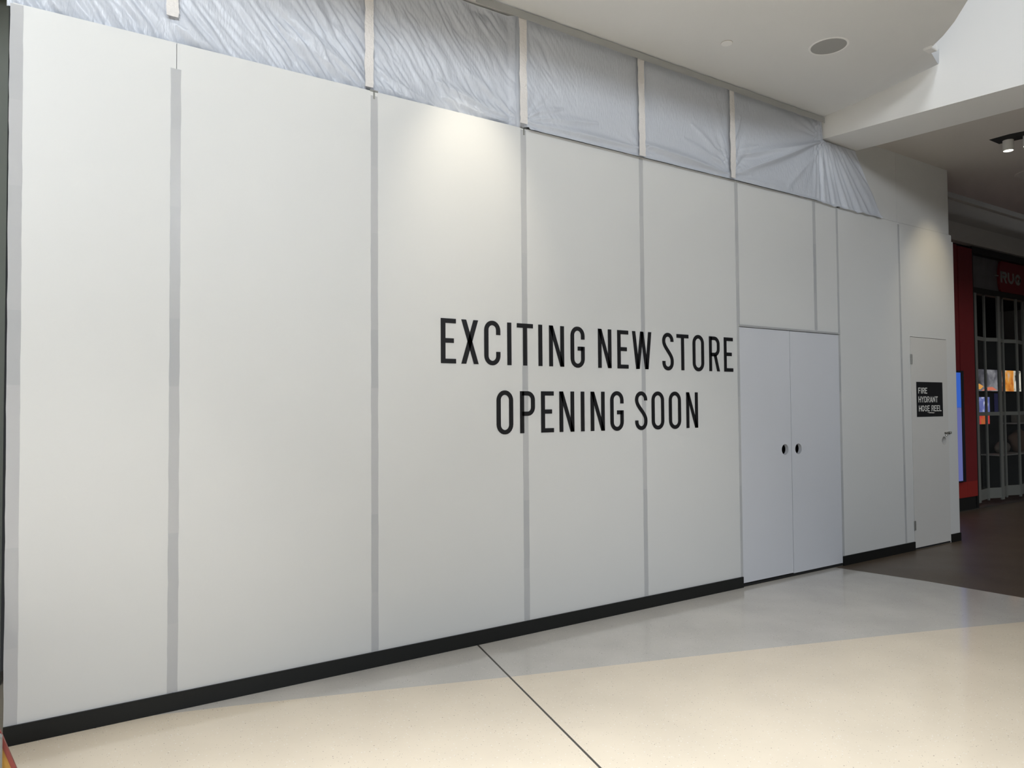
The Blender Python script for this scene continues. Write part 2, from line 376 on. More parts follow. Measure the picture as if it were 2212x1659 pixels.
struct(MB().box(4.79, 4.809, 0.03, 0.06, 0, 2.39).box(6.377, 6.40, 0.03, 0.06, 0, 2.39).build('trim_3', 'trim'), 'jambs behind the double doors', 'trim')
struct(box('gap_shade_doors', 'void', 4.806, 6.378, 0.004, 0.05, 0.0, 0.024), 'black strip painted as the dark gap under the double doors', 'trim')  # black filler: its colour paints the shade in the gap below the leaves
struct(box('gap_shade_cupboard', 'void', 7.787, 8.603, 0.004, 0.05, 0.0, 0.015), 'black strip painted as the dark gap under the hydrant cupboard door', 'trim')  # painted shade again, filling the gap below the cupboard door
struct(box('wall_dark', 'void', 4.7, 6.5, 0.30, 0.32, 0.0, 2.5), 'unlit space behind the double doors', 'wall')

d3 = leaf('door_3', 7.787, 8.603, 0.022, 2.434, 8.495, 1.222, 0.050, -0.004, 0.045, 'cupboard', 'narrow fire hydrant cupboard door in the end board of the hoarding')
struct(box('wall_cupboard', 'void', 7.7, 8.68, 0.20, 0.22, 0.0, 2.6), 'unlit inside of the hydrant cupboard', 'wall')
for z0, z1 in ((2.12, 2.235), (0.225, 0.33)):
    hg = MB().lathe((7.783, -0.008, z0), [(0, 0), (0.007, 0), (0.007, z1-z0), (0, z1-z0)], n=12)
    hg.box(7.786, 7.81, -0.0065, -0.0035, z0, z1)
    hg.build('hinge', 'steel_dark', d3, smooth=False)
hs = MB().box(8.50, 8.575, -0.010, -0.0045, 1.300, 1.324, 0.001).box(8.585, 8.635, -0.012, -0.0005, 1.296, 1.328, 0.001)
hs.lathe((8.565, -0.018, 1.312), [(0, 0), (0.006, 0), (0.006, 0.075), (0, 0.075)], axis='x', n=12)
hs.lathe((8.53, -0.016, 1.285), [(0, -0.006), (0.012, -0.004), (0.015, 0.0), (0.012, 0.008), (0, 0.012)], n=16)
hs.lathe((8.625, -0.024, 1.300), [(0, 0), (0.005, 0), (0.005, 0.03), (0, 0.03)], n=10)
hs.build('slide_bolt', 'steel', d3)
# ------------------------------------------------------------------ lettering
class Glyph:
    """condensed grotesque capitals drawn as strokes inside a box w x h"""
    def __init__(s, mb, x, z, w, h, sw, y0, y1):
        s.mb, s.x, s.z, s.w, s.h, s.s, s.y0, s.y1 = mb, x, z, w, h, sw, y0, y1; s.hs = sw*0.88
    def poly(s, pts): s.mb.prism_y([(s.x+a, s.z+b) for a, b in pts], s.y0, s.y1)
    def rect(s, a0, b0, a1, b1): s.poly([(a0, b0), (a1, b0), (a1, b1), (a0, b1)])
    def path(s, pts, closed=False, wv=None):
        n = len(pts); L = []; R = []
        for i in range(n):
            p = Vector(pts[i]); a = Vector(pts[(i-1) % n] if closed or i > 0 else pts[i]); b = Vector(pts[(i+1) % n] if closed or i < n-1 else pts[i])
            t = (b-a).normalized(); nn = Vector((-t.y, t.x))
            wd = s.s*(abs(nn.x)+0.88*abs(nn.y))/(abs(nn.x)+abs(nn.y)) if wv is None else wv
            L.append(p+nn*wd/2); R.append(p-nn*wd/2)
        m = n if closed else n-1
        bm = s.mb.bm
        V = [[bm.verts.new((s.x+q.x, y, s.z+q.y)) for q in Q] for Q in (L, R) for y in (s.y0, s.y1)]  # L0 L1 R0 R1
        for i in range(m):
            j = (i+1) % n
            bm.faces.new((V[0][i], V[0][j], V[2][j], V[2][i])); bm.faces.new((V[1][i], V[3][i], V[3][j], V[1][j]))
            bm.faces.new((V[0][i], V[1][i], V[1][j], V[0][j])); bm.faces.new((V[2][i], V[2][j], V[3][j], V[3][i]))
        if not closed:
            for i in (0, n-1): bm.faces.new((V[0][i], V[2][i], V[3][i], V[1][i]))
    def arc(s, cx, cz, rx, rz, t0, t1, n=14): return [(cx+rx*math.cos(math.radians(t0+(t1-t0)*k/n)), cz+rz*math.sin(math.radians(t0+(t1-t0)*k/n))) for k in range(n+1)]
    def draw(s, ch):
        w, h, S_, H = s.w, s.h, s.s, s.hs; e = S_/2; r = w/2-e; rz = w/2-H/2
        if ch == 'I': s.rect(w/2-e, 0, w/2+e, h)
        elif ch in 'EF':
            s.rect(0, 0, S_, h); s.rect(S_, h-H, w, h); s.rect(S_, h*0.5-H*0.42, w*0.86, h*0.5+H*0.58)
            if ch == 'E': s.rect(S_, 0, w, H)
        elif ch == 'L': s.rect(0, 0, S_, h); s.rect(S_, 0, w, H)
        elif ch == 'H': s.rect(0, 0, S_, h); s.rect(w-S_, 0, w, h); s.rect(S_, h*.5-H/2, w-S_, h*.5+H/2)
        elif ch == 'T': s.rect(0, h-H, w, h); s.rect(w/2-e, 0, w/2+e, h-H)
        elif ch == 'X':
            k = S_*1.08; s.poly([(0, 0), (k, 0), (w-w*0.02, h), (w-w*0.02-k, h)]); s.poly([(0.01*w, h), (w-k, 0), (w, 0), (0.01*w+k, h)][::-1])
        elif ch == 'N':
            k = S_*1.02; s.rect(0, 0, S_, h); s.rect(w-S_, 0, w, h); s.poly([(S_*0.0, h), (w-k, 0), (w, 0), (k, h)])
        elif ch == 'W':
            k = S_*0.98; q = w*0.25+k*0.08
            for a, b in ((0, w*0.285-k*0.55), (w*0.5-k*0.5, w*0.285-k*0.45), (w*0.5-k*0.5, w*0.745-k*0.55), (w-k, w*0.745-k*0.45)):
                s.poly([(a, h), (b, 0), (b+k, 0), (a+k, h)])
        elif ch == 'A':
            k = S_; s.poly([(0, 0), (k, 0), (w/2+k*0.45, h), (w/2-k*0.55, h)]); s.poly([(w-k, 0), (w, 0), (w/2+k*0.55, h), (w/2-k*0.45, h)]); s.rect(w*0.24, h*0.22, w*0.76, h*0.22+H)
        elif ch == 'Y':
            k = S_; s.rect(w/2-e, 0, w/2+e, h*0.45); s.poly([(0, h), (w/2-e, h*0.40), (w/2+e, h*0.40), (k, h)]); s.poly([(w-k, h), (w/2-e, h*0.40), (w/2+e, h*0.40), (w, h)])
        elif ch == 'O':
            s.path(s.arc(w/2, h-w/2, r, rz, 0, 180) + s.arc(w/2, w/2, r, rz, 180, 360), closed=True)
        elif ch == 'U':
            s.path([(e, h), (e, w/2+0.01*h)]+s.arc(w/2, w/2, r, rz, 180, 360)+[(w-e, h)])
        elif ch == 'C':
            s.path([(w-e, h*0.685), (w-e, h-w/2-0.001)]+s.arc(w/2, h-w/2, r, rz, 0, 180)+s.arc(w/2, w/2, r, rz, 180, 360)+[(w-e, h*0.305)])
        elif ch == 'G':
            s.path([(w-e, h*0.69), (w-e, h-w/2-0.001)]+s.arc(w/2, h-w/2, r, rz, 0, 180)+s.arc(w/2, w/2, r, rz, 180, 360)+[(w-e, h*0.516)])
            s.rect(w*0.5, h*0.516-H, w-e, h*0.516)
        elif ch == 'S':
            def bz(t):
                P = [(e, h*0.775), (e*1.0, h*0.60), (w-e*1.0, h*0.44), (w-e, h*0.255)]
                c = ((1-t)**3, 3*t*(1-t)**2, 3*t*t*(1-t), t**3); return (sum(k*p[0] for k, p in zip(c, P)), sum(k*p[1] for k, p in zip(c, P)))
            s.path([(w-e, h*0.765), (w-e, h-w/2-0.001)]+s.arc(w/2, h-w/2, r, rz, 0, 180)+[bz(k/16) for k in range(0, 17)]+s.arc(w/2, w/2, r, rz, 0, -180)+[(e, h*0.25)])
        elif ch in 'RP':
            bb = h*(0.43 if ch == 'R' else 0.41); s.rect(0, 0, S_, h)
            cr = min(r*0.98, (h-bb)/2-H/2)
            s.path([(S_*0.5, h-H/2), (w*0.46, h-H/2)]+s.arc(w-e-cr, h-H/2-cr, cr, cr, 90, 0, 8)+s.arc(w-e-cr, bb+H/2+cr, cr, cr, 0, -90, 8)+[(w*0.46, bb+H/2), (S_*0.5, bb+H/2)])
            if ch == 'R': k = S_*1.02; s.poly([(w*0.42, bb+H*0.5), (w-k, 0), (w, 0), (w*0.42+k, bb+H*0.5)])
        elif ch == 'D':
            cr = r*0.95
            s.rect(0, 0, S_, h); s.path([(S_*0.5, h-H/2), (w*0.4, h-H/2)]+s.arc(w-e-cr, h-H/2-cr, cr, cr, 90, 0, 8)+s.arc(w-e-cr, H/2+cr, cr, cr, 0, -90, 8)+[(w*0.4, H/2), (S_*0.5, H/2)])

def line(text, spans, z0, z1, label):
    x0 = spans[0][0]; x1 = spans[-1][1]
    t = thing('vinyl_lettering', ((x0+x1)/2, -0.003, z0), label, 'lettering', 'vinyl lettering on the hoarding')
    for ch, (a, b) in zip(text, spans):
        mb = MB(); over = 0.005 if ch in 'OCGS' else 0.0
        g = Glyph(mb, a, z0-over, b-a, z1-z0+2*over, 0.0365, -0.0040, -0.0022)
        g.draw(ch); mb.build('letter_'+ch.lower(), 'ink', t)
    return t
L1 = [(1.689,1.809),(1.851,1.993),(2.040,2.178),(2.238,2.274),(2.323,2.469),(2.519,2.554),(2.618,2.762),(2.825,2.966),(3.103,3.244),(3.307,3.428),(3.470,3.688),(3.815,3.950),(3.987,4.135),(4.185,4.331),(4.397,4.537),(4.594,4.718)]
L2 = [(2.141,2.286),(2.347,2.482),(2.538,2.658),(2.711,2.856),(2.922,2.957),(3.020,3.166),(3.224,3.368),(3.494,3.632),(3.681,3.828),(3.884,4.031),(4.096,4.242)]
line('EXCITINGNEWSTORE', L1, 1.971, 2.283, 'upper line of black vinyl letters reading EXCITING NEW STORE on the white hoarding')
line('OPENINGSOON', L2, 1.471, 1.781, 'lower line of black vinyl letters reading OPENING SOON on the white hoarding')

# FIRE HYDRANT HOSE REEL sign on the cupboard door
fs = thing('hydrant_sign', (8.183, -0.005, 1.513), 'square black sign reading FIRE HYDRANT HOSE REEL on the narrow cupboard door', 'sign')
box('sign_plate', 'sign_black', 7.888, 8.478, -0.0075, -0.0045, 1.514, 1.919, fs, bev=0.001)
def small_line(text, x0, x1, z0, z1, sw, y0, y1, m_, parent, gap=0.16, space=0.45):
    ww = {'I': 0.45, ' ': space, 'W': 1.4, 'M': 1.3, 'E': 0.92, 'F': 0.88, 'L': 0.85, 'T': 0.95}
    tot = sum(ww.get(c, 1.0) for c in text) + gap*(len(text)-1); k = (x1-x0)/tot; x = x0
    for c in text:
        w_ = ww.get(c, 1.0)*k
        if c != ' ':
            mb = MB(); g = Glyph(mb, x, z0, w_, z1-z0, sw if c != 'I' else sw*1.1, y0, y1); g.draw(c); mb.build('letter_'+c.lower(), m_, parent)
        x += w_+gap*k
small_line('FIRE', 7.925, 8.122, 1.784, 1.853, 0.0122, -0.0085, -0.0076, 'sign_white', fs)
small_line('HYDRANT', 7.925, 8.360, 1.681, 1.751, 0.0122, -0.0085, -0.0076, 'sign_white', fs)
small_line('HOSE REEL', 7.930, 8.440, 1.576, 1.646, 0.0122, -0.0085, -0.0076, 'sign_white', fs)
sc = MB().prism_y([(8.11, 1.566), (8.16, 1.556), (8.26, 1.553), (8.29, 1.560), (8.20, 1.565)], -0.0080, -0.0076)
sc.build('scuff_mark', 'fascia', fs)

# ------------------------------------------------------------------ plastic sheet over the opening
def seg_d(px, pz, a, b):
    ax, az = a; bx, bz = b; dx, dz = bx-ax, bz-az; L2_ = dx*dx+dz*dz
    t = ((px-ax)*dx+(pz-az)*dz)/L2_; tc = max(0, min(1, t))
    qx, qz = ax+dx*tc, az+dz*tc
    side = ((px-ax)*dz-(pz-az)*dx)/math.sqrt(L2_)
    return math.hypot(px-qx, pz-qz), side, tc
creases = [  # (a, b, amplitude, width)
    ((4.70, 3.79), (6.13, 4.38), 0.030, 0.030), ((4.70, 3.96), (6.12, 4.36), 0.022, 0.026), ((4.72, 3.78), (5.6, 3.80), 0.012, 0.05),
    ((2.42, 3.80), (3.56, 3.815), 0.020, 0.022), ((3.60, 3.86), (4.66, 3.79), 0.028, 0.024), ((2.42, 3.86), (2.75, 3.97), 0.012, 0.02),
    ((2.45, 3.84), (3.1, 3.93), 0.012, 0.025), ((4.1, 4.0), (4.66, 3.86), 0.010, 0.02), ((4.2, 4.15), (4.66, 3.90), 0.010, 0.02),
    ((4.72, 4.02), (5.1, 4.13), 0.010, 0.02), ((4.72, 4.06), (4.85, 4.35), 0.012, 0.025), ((1.70, 3.96), (2.36, 3.80), 0.020, 0.022),
    ((1.75, 3.86), (2.34, 3.775), 0.018, 0.018), ((1.95, 4.1), (2.36, 3.84), 0.012, 0.018), ((1.22, 3.84), (1.60, 3.76), 0.022, 0.03),
    ((1.22, 3.93), (1.70, 3.77), 0.020, 0.03), ((-0.05, 3.90), (0.30, 3.76), 0.025, 0.04), ((0.70, 4.10), (1.17, 3.80), 0.022, 0.03),
    ((0.60, 4.05), (1.12, 3.78), 0.018, 0.03), ((-0.70, 3.95), (-0.50, 3.76), 0.02, 0.04), ((5.55, 3.82), (6.1, 4.3), 0.008, 0.03)]
def film_y(x, z):
    left = max(0.0, min(1.0, (2.45-x)/0.25)); y = 0.0
    # dense diagonal crinkles on the left bays
    amp = 0.0165*max(0.12, min(1, (2.9-x)/0.9)) if x < 2.75 else 0.002
    if x < 2.9:
        ang = math.radians(-50); dx, dz = math.cos(ang), math.sin(ang)
        u = x*dx+z*dz; v = -x*dz+z*dx
        vv = v+0.02*noise.noise((u*2.5, v*3, 1.0)); wv = noise.noise((u*3.4, vv*20, 0.5)); w2 = noise.noise((u*9, vv*50, 3.1)); big = noise.noise((u*1.4, v*7, 9.0))
        mask = 0.35+0.65*max(0, min(1, 0.6+1.4*noise.noise((u*1.8, v*4.5, 20.0))))
        y += amp*mask*((1-2*abs(wv))*1.25+w2*0.6) + 0.014*left*big
    else:
        y += 0.0012*noise.noise((x*16, z*22, 2.0))+0.0035*noise.noise((x*2.2, z*3, 5.0))
    # radial pleats round each fixing
    for sx, sz, k, A, Rr in ((2.385, 3.80, 17, 0.006, 0.32), (3.59, 3.80, 13, 0.0035, 0.22), (4.70, 3.79, 19, 0.007, 0.36), (4.70, 3.98, 15, 0.0035, 0.25), (6.13, 4.39, 21, 0.006, 0.4)):
        rr = math.hypot(x-sx, z-sz)
        if rr < Rr*2.5:
            ph = math.atan2(z-sz, x-sx); y += A*math.exp(-(rr/Rr)**1.3)*min(1, rr/0.06)*math.sin(k*ph+3*noise.noise((ph*2, rr*2, sx)))
    for a, b, A, wd in creases:
        if min(a[0], b[0])-0.15 < x < max(a[0], b[0])+0.15:
            dd, side, t = seg_d(x, z, a, b); wd2 = wd*(0.55+0.9*math.sin(math.pi*min(1, t+0.08)))
            q = dd/wd2
            if q < 3: y -= A*(1.7 if a[0] > 2.4 else 1.2)*math.exp(-q*q)*(0.35+0.65*math.sin(math.pi*max(0.06, min(0.94, t)))) * (1.0 if side > 0 else 0.8)
    # gathered fan at the right end
    if x > 5.95:
        g = min(1, (x-5.95)/0.15); ph = math.atan2(4.75-z, x-6.05)
        y += g*0.011*math.sin(34*ph+2.5*noise.noise((ph*5, z*1.5, 4)))+g*0.006*math.sin(71*ph+1.0)
    return y
def film():
    mb = MB(); bm = mb.bm; nx, nz = 1150, 120; X0, X1 = -0.80, 7.22; V = []
    for i in range(nx+1):
        x = X0+(X1-X0)*i/nx
        lf = max(0.0, min(1.0, (2.42-x)/0.12))
        zb = HT+0.003 if x < 2.43 else HT-0.010+0.003*noise.noise((x*3, 0, 0))
        if x > 6.0: zb = HT-0.012-0.03*(0.5+0.5*noise.noise((x*9, 1, 1)))*min(1, (x-6.0)/0.3)
        if x < 6.12: zt = 4.600
        elif x < 6.72: zt = 4.386
        else: zt = 4.386-(x-6.72)/(7.22-6.72)*(4.386-(zb+0.01))
        row = []
        for j in range(nz+1):
            z = zb+(zt-zb)*j/nz; edge = min(1, (zt-z)/0.05+0.15); eb = min(1.0, (z-zb)/0.03)
            base = 0.050*lf + (-0.034)*(1-lf)*(0.55+0.45*(1-eb if x > 2.4 else 1))
            y = base + film_y(x, z)*edge*(0.35+0.65*eb if x > 2.4 else 1)
            if lf < 0.5: y = min(y, -0.0025)
            else: y = max(y, 0.023)
            row.append(bm.verts.new((x, y, z)))
        V.append(row)
    for i in range(nx):
        for j in range(nz): bm.faces.new((V[i][j], V[i+1][j], V[i+1][j+1], V[i][j+1]))
    o = mb.build('plastic_sheet', 'film', smooth=True)
    return tag(o, 'crinkled translucent plastic sheet hung from the ceiling above the white hoarding', 'plastic sheet')
film()
# cream tape strips holding the sheet to the studs
for x0, x1, z0, z1, dx, yy, lb in (
    (-0.055, 0.010, 3.905, 4.60, 0.004, 0.012, 'cream tape strip on the plastic sheet, at the leftmost stud'),
    (1.143, 1.203, 3.78, 4.60, 0.0, 0.012, 'cream tape strip on the plastic sheet, above the joint left of the lettering'),
    (2.334, 2.398, 3.765, 4.56, -0.004, -0.055, 'cream tape strip on the plastic sheet, above the warm glow'),
    (3.530, 3.596, 3.742, 4.57, -0.006, -0.058, 'cream tape strip on the plastic sheet, above the word NEW'),
    (4.668, 4.732, 3.748, 4.55, -0.006, -0.058, 'cream tape strip on the plastic sheet, left of the double doors')):
    strip(x0, x1, z0, z1, 'mask', 'sheet_tape', lb, 'tape', 'cream tape strips on the plastic sheet', y=yy, jit=0.006, dx_top=dx, th=0.004, step=0.03)
# tape along the ceiling line
et = MB(); n = 90; prev = None
for i in range(n+1):
    x = 1.95+(6.12-1.95)*i/n; lo = 4.548+0.006*noise.noise((x*4, 0, 3)); hi = 4.606+0.004*noise.noise((x*6, 5, 3))
    cur = [et.bm.verts.new((x, -0.061, lo)), et.bm.verts.new((x, -0.061, hi))]
    if prev: et.bm.faces.new((prev[0], cur[0], cur[1], prev[1]))
    prev = cur
tag(et.build('edge_tape', 'edge_tape'), 'long grey tape fixing the plastic sheet along the ceiling line', 'tape')
# timber studs behind the sheet
for x, wh in ((-0.03, 'at the leftmost board joint'), (1.17, 'above the joint left of the lettering'), (2.37, 'beside the warm glow'),
              (3.57, 'above the word NEW'), (4.70, 'left of the double doors'), (5.95, 'above the right door leaf')):
    o = MB().box(x-0.03, x+0.03, 0.105, 0.165, 0, 4.62).build('timber_stud', 'timber', origin=(x, 0.1, 0))
    tag(o, 'pine stud dimly seen behind the plastic sheet '+wh, 'stud', 'timber studs behind the hoarding')

# ------------------------------------------------------------------ ceilings
edge = [(-6, -2.2), (3.3, -2.2), (4.1, -2.18), (4.6, -2.09), (5.02, -1.94), (5.26, -1.735), (5.42, -1.57), (5.56, -1.39)]
tail = [(5.68, -1.12), (5.84, -0.80), (6.02, -0.42), (6.14, 0.0), (6.14, 1.3), (-6, 1.3)]
cl = MB().prism_z(edge+tail, 4.62, 5.0)
struct(cl.build('ceiling', 'ceil'), 'main white ceiling beside the plastic sheet', 'ceiling')
# bulkhead: vertical curved fascia, soffit
Bn = [(6.135, 0.02), (6.285, -0.95), (6.417, -1.747), (6.62, -3.0), (6.9, -4.6), (7.4, -7), (8.0, -9.5)]
Bf = [(6.767, 0.02), (6.88, -0.80), (6.98, -1.525), (7.16, -2.8), (7.42, -4.4), (7.9, -6.8), (8.5, -9.3)]
bk = MB().prism_z(Bn+Bf[::-1], 4.40, 6.8)
bk.mi = 0
struct(bk.build('ceiling_bulkhead', 'ceil_white'), 'white bulkhead beam crossing the ceiling', 'ceiling')
# soft cove between main ceiling and bulkhead
cv = MB(); Cc = [(6.14, 0.0), (6.02, -0.42), (5.84, -0.80), (5.68, -1.12), (5.56, -1.39)]; rows = []
K = 24
def lerp_list(P, t):
    f = t*(len(P)-1); i = min(int(f), len(P)-2); q = f-i
    return tuple(P[i][k]*(1-q)+P[i+1][k]*q for k in range(len(P[0])))
for i in range(K+1):
    t = i/K; cx, cy = lerp_list(Cc, t); yb = cy*0.80; xb = 6.135+(-yb)*0.1585-0.004
    z3 = 4.62+0.30*t; row = []
    P = [(cx, cy, 4.62), (cx+(xb-cx)*0.55, (cy*0.6+yb*0.4), 4.62+0.01*t), (xb-0.02, yb, z3-0.20*t), (xb, yb, z3+0.02)]
    for j in range(13):
        s = j/12; c = ((1-s)**3, 3*s*(1-s)**2, 3*s*s*(1-s), s**3)
        row.append(cv.bm.verts.new([sum(k*p[a] for k, p in zip(c, P)) for a in range(3)]))
    rows.append(row)
for A, B in zip(rows, rows[1:]):
    for j in range(12): cv.bm.faces.new((A[j], A[j+1], B[j+1], B[j]))
struct(cv.build('ceiling_cove', 'ceil', smooth=True), 'curved plaster cove where ceiling meets bulkhead', 'ceiling')
nb = MB().box(5.50, 5.60, -1.44, -1.37, 4.60, 4.66, 0.004)
tag(nb.build('corner_bracket', 'ceil_white', origin=(5.55, -1.4, 4.6)), 'small white block at the tip of the curved ceiling edge', 'bracket')
# second, lower ceiling
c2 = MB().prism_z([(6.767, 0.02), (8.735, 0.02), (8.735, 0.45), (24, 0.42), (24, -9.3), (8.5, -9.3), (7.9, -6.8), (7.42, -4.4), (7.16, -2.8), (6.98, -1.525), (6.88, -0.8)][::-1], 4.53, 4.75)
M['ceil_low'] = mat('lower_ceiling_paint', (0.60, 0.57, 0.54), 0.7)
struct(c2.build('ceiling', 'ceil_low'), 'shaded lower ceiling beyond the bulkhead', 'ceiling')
struct(box('ceiling_recess', 'void', 8.735, 24, 0.42, 8, 5.15, 5.25), 'dark void over the shopfront slot', 'ceiling')

# ceiling fixtures
t = thing('ceiling_speaker', (4.80, -0.965, 4.62), 'large round speaker grille in the main ceiling near the bulkhead', 'speaker', None)
MB().lathe((4.80, -0.965, 4.62), [(0.136, 0.0), (0.140, -0.004), (0.152, -0.004), (0.156, 0.0)], n=56).build('rim', 'ceil_white', t, smooth=False)
MB().lathe((4.80, -0.965, 4.62), [(0, -0.003), (0.07, -0.003), (0.138, -0.002)], n=56).build('grille', 'grille', t)
t = thing('sprinkler_cover', (4.045, -0.545, 4.62), 'small round white sprinkler cover plate on the main ceiling', 'sprinkler cover')
MB().lathe((4.045, -0.545, 4.62), [(0, -0.010), (0.042, -0.010), (0.045, -0.007), (0.045, -0.004)], n=36).build('cover_plate', 'ceil_white', t)
MB().lathe((4.045, -0.545, 4.62), [(0.040, -0.003), (0.047, -0.0035), (0.047, -0.0005)], n=36).build('shadow_gap', 'fascia_dark', t)
t = thing('ceiling_speaker', (9.78, -0.55, 4.53), 'round speaker cut by the frame edge in the shaded lower ceiling', 'speaker')
MB().lathe((9.78, -0.55, 4.53), [(0.19, 0.0), (0.195, -0.006), (0.215, -0.006), (0.22, 0.0)], n=48).build('rim', 'fascia', t)
MB().lathe((9.78, -0.55, 4.53), [(0, -0.003), (0.192, -0.003)], n=48).build('grille', 'fascia', t)
# recessed slot with two downlights in the lower ceiling
sl = MB().prism_z([(8.02, -0.78), (8.02, -0.98), (8.20, -1.60), (8.42, -1.60), (8.26, -0.78)], 4.5285, 4.5298)
tag(sl.build('light_slot', 'void'), 'dark recess holding the two round downlights', 'recess')
dl = None
for x, y, lb in ((8.22, -0.885, 'left white cylinder downlight glowing in the lower ceiling slot'), (8.24, -1.075, 'right white cylinder downlight cut by the frame edge')):
    t = thing('downlight', (x, y, 4.53), lb, 'downlight', 'downlights in the ceiling slot')
    MB().lathe((x, y, 4.53), [(0, -0.001), (0.052, -0.001), (0.052, -0.115), (0.046, -0.115), (0.046, -0.105)], n=32).build('housing', 'lamp_white', t)
    MB().lathe((x, y, 4.53), [(0, -0.111), (0.046, -0.111)], n=32).build('lens', 'lamp', t)
# dark slot end visible at the top of the frame
sl2 = MB().prism_z([(1.2, -0.045), (2.095, -0.045), (2.095, -0.10), (1.2, -0.10)], 4.6155, 4.6195)
tag(sl2.build('ceiling_vent', 'void', origin=(1.6, -0.07, 4.62)), 'end of a dark slot vent in the ceiling above the plastic sheet', 'vent')

# ------------------------------------------------------------------ left end beyond the hoarding
struct(box('wall_left', 'leftwall', -4.0, -0.80, 1.0, 1.1, 0, 4.62), 'dark wall beyond the left end of the hoarding', 'wall')
struct(MB().prism_z([(-4, 0.25), (-0.80, 0.25), (-0.80, 0.99), (-4, 0.99)], 4.28, 4.34).build('ceiling_left', 'fascia'), 'grey soffit beyond the left end of the hoarding', 'ceiling')
# low promotional stand cut by the frame at bottom left
pa = thing('promotional_stand', (-1.05, -1.1, 0), 'red-edged yellow stand cut off by the frame at lower left', 'stand')
def xr(z): return -0.776+(0.451-z)*0.338
MB().prism_y([(-1.4, 0.0), (xr(0.0)-0.014, 0.0), (xr(0.43)-0.014, 0.43), (-1.4, 0.43)], -1.03, -1.01).build('body', mat('mustard_board', (0.50, 0.27, 0.05), 0.6, var=0.25, vscale=9), pa)
MB().prism_y([(xr(0.0)-0.0145, 0.0), (xr(0.0), 0.0), (xr(0.455), 0.455), (xr(0.455)-0.0145, 0.455)], -1.034, -1.006).build('edge_band', mat('brick_red_band', (0.22, 0.035, 0.025), 0.5), pa)
MB().prism_y([(-0.95, 0.05), (-0.70, 0.05), (-0.746, 0.292), (-0.762, 0.300), (-0.95, 0.30)], -1.0325, -1.0302).build('printed_patch', mat('brown_red_print', (0.15, 0.04, 0.02), 0.6), pa)
box('side_post', mat('grey_post', (0.20, 0.20, 0.19), 0.5), -0.81, -0.767, -1.08, -1.04, 0.0, 0.44, pa, bev=0.004)

# ------------------------------------------------------------------ neighbouring shopfront
fy = 1.2
struct(MB().box(8.9, 24, fy-0.06, fy+0.1, 4.85, 4.955).build('trim_4', 'fascia'), 'pale strip along the top of the neighbouring shop fascia', 'trim')
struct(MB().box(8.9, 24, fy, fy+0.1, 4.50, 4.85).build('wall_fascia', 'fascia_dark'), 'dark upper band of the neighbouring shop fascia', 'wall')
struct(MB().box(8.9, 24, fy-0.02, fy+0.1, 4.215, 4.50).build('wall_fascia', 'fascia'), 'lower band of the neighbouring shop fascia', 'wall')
rc = thing('red_column', (11.0, fy+0.1, 0), 'dark red clad column of the neighbouring shop on a black base', 'column')
mb = MB().box(8.95, 11.50, fy, fy+0.3, 0.20, 4.16).box(11.505, 11.965, fy-0.01, fy+0.3, 0.205, 4.14)
mb.build('cladding', 'red', rc)
MB().box(8.95, 11.92, fy+0.005, fy+0.3, 0.0, 0.20).build('plinth', 'black', rc)
MB().box(8.95, 11.62, fy-0.013, fy-0.001, 0.20, 0.44).box(11.625, 11.95, fy-0.013, fy-0.0105, 0.20, 0.44).build('ledge', mat('screen_lit_red', (0.32, 0.025, 0.02), 0.5), rc)  # brighter red paints in the screen light at the column foot
ks = thing('display_screen', (11.0, fy-0.03, 0.46), 'tall glowing blue display screen on the red column, mostly hidden by the hoarding', 'screen')
box('screen_body', 'screen_body', 10.5, 11.49, fy-0.060, fy-0.014, 0.455, 2.17, ks)
box('screen_lower', mat('pale_violet_display', (0.02, 0.02, 0.03), 0.3, emit=(0.115, 0.13, 0.34), estr=0.9), 10.55, 11.385, fy-0.062, fy-0.0605, 0.475, 1.60, ks)
box('screen_upper', mat('blue_display', (0.02, 0.02, 0.03), 0.3, emit=(0.03, 0.11, 0.50), estr=0.9), 10.55, 11.385, fy-0.062, fy-0.0605, 1.602, 2.14, ks)

struct(MB().box(12.0, 24, fy+0.0, fy+0.14, 4.085, 4.19).box(12.0, 12.06, fy+0.02, fy+0.14, 0, 4.085).build('trim_5', 'black'), 'black head frame over the folding shutter', 'trim')
po = box('window_film', 'poster', 12.19, 13.12, fy+0.10, fy+0.11, 3.55, 4.085)
tag(po, 'pale grey film panel over the shutter, left of the round red badge', 'film panel')
bd = thing('round_sign', (13.62, fy+0.08, 3.55), 'round dark red sign over the shutter, cut by the frame edge', 'sign')
bc = [(13.60+0.54*math.cos(math.radians(k*6)), max(3.555, min(4.08, 3.80+0.54*math.sin(math.radians(k*6))))) for k in range(60)]
bc2 = [p for i, p in enumerate(bc) if i == 0 or math.hypot(p[0]-bc[i-1][0], p[1]-bc[i-1][1]) > 1e-4]
MB().prism_y(bc2, fy+0.06, fy+0.095).build('badge_face', mat('dull_red_badge', (0.20, 0.012, 0.016), 0.5), bd)
small_line('RUG', 13.10, 13.86, 3.71, 3.90, 0.05, fy+0.052, fy+0.059, 'badge', bd)
box('fixing_arm', 'badge', 12.95, 13.06, fy+0.07, fy+0.09, 3.81, 3.83, bd)
struct(box('trim_6', 'black', 12.0, 24, fy+0.04, fy+0.14, 3.45, 3.545), 'black rail the shutter hangs from', 'trim')

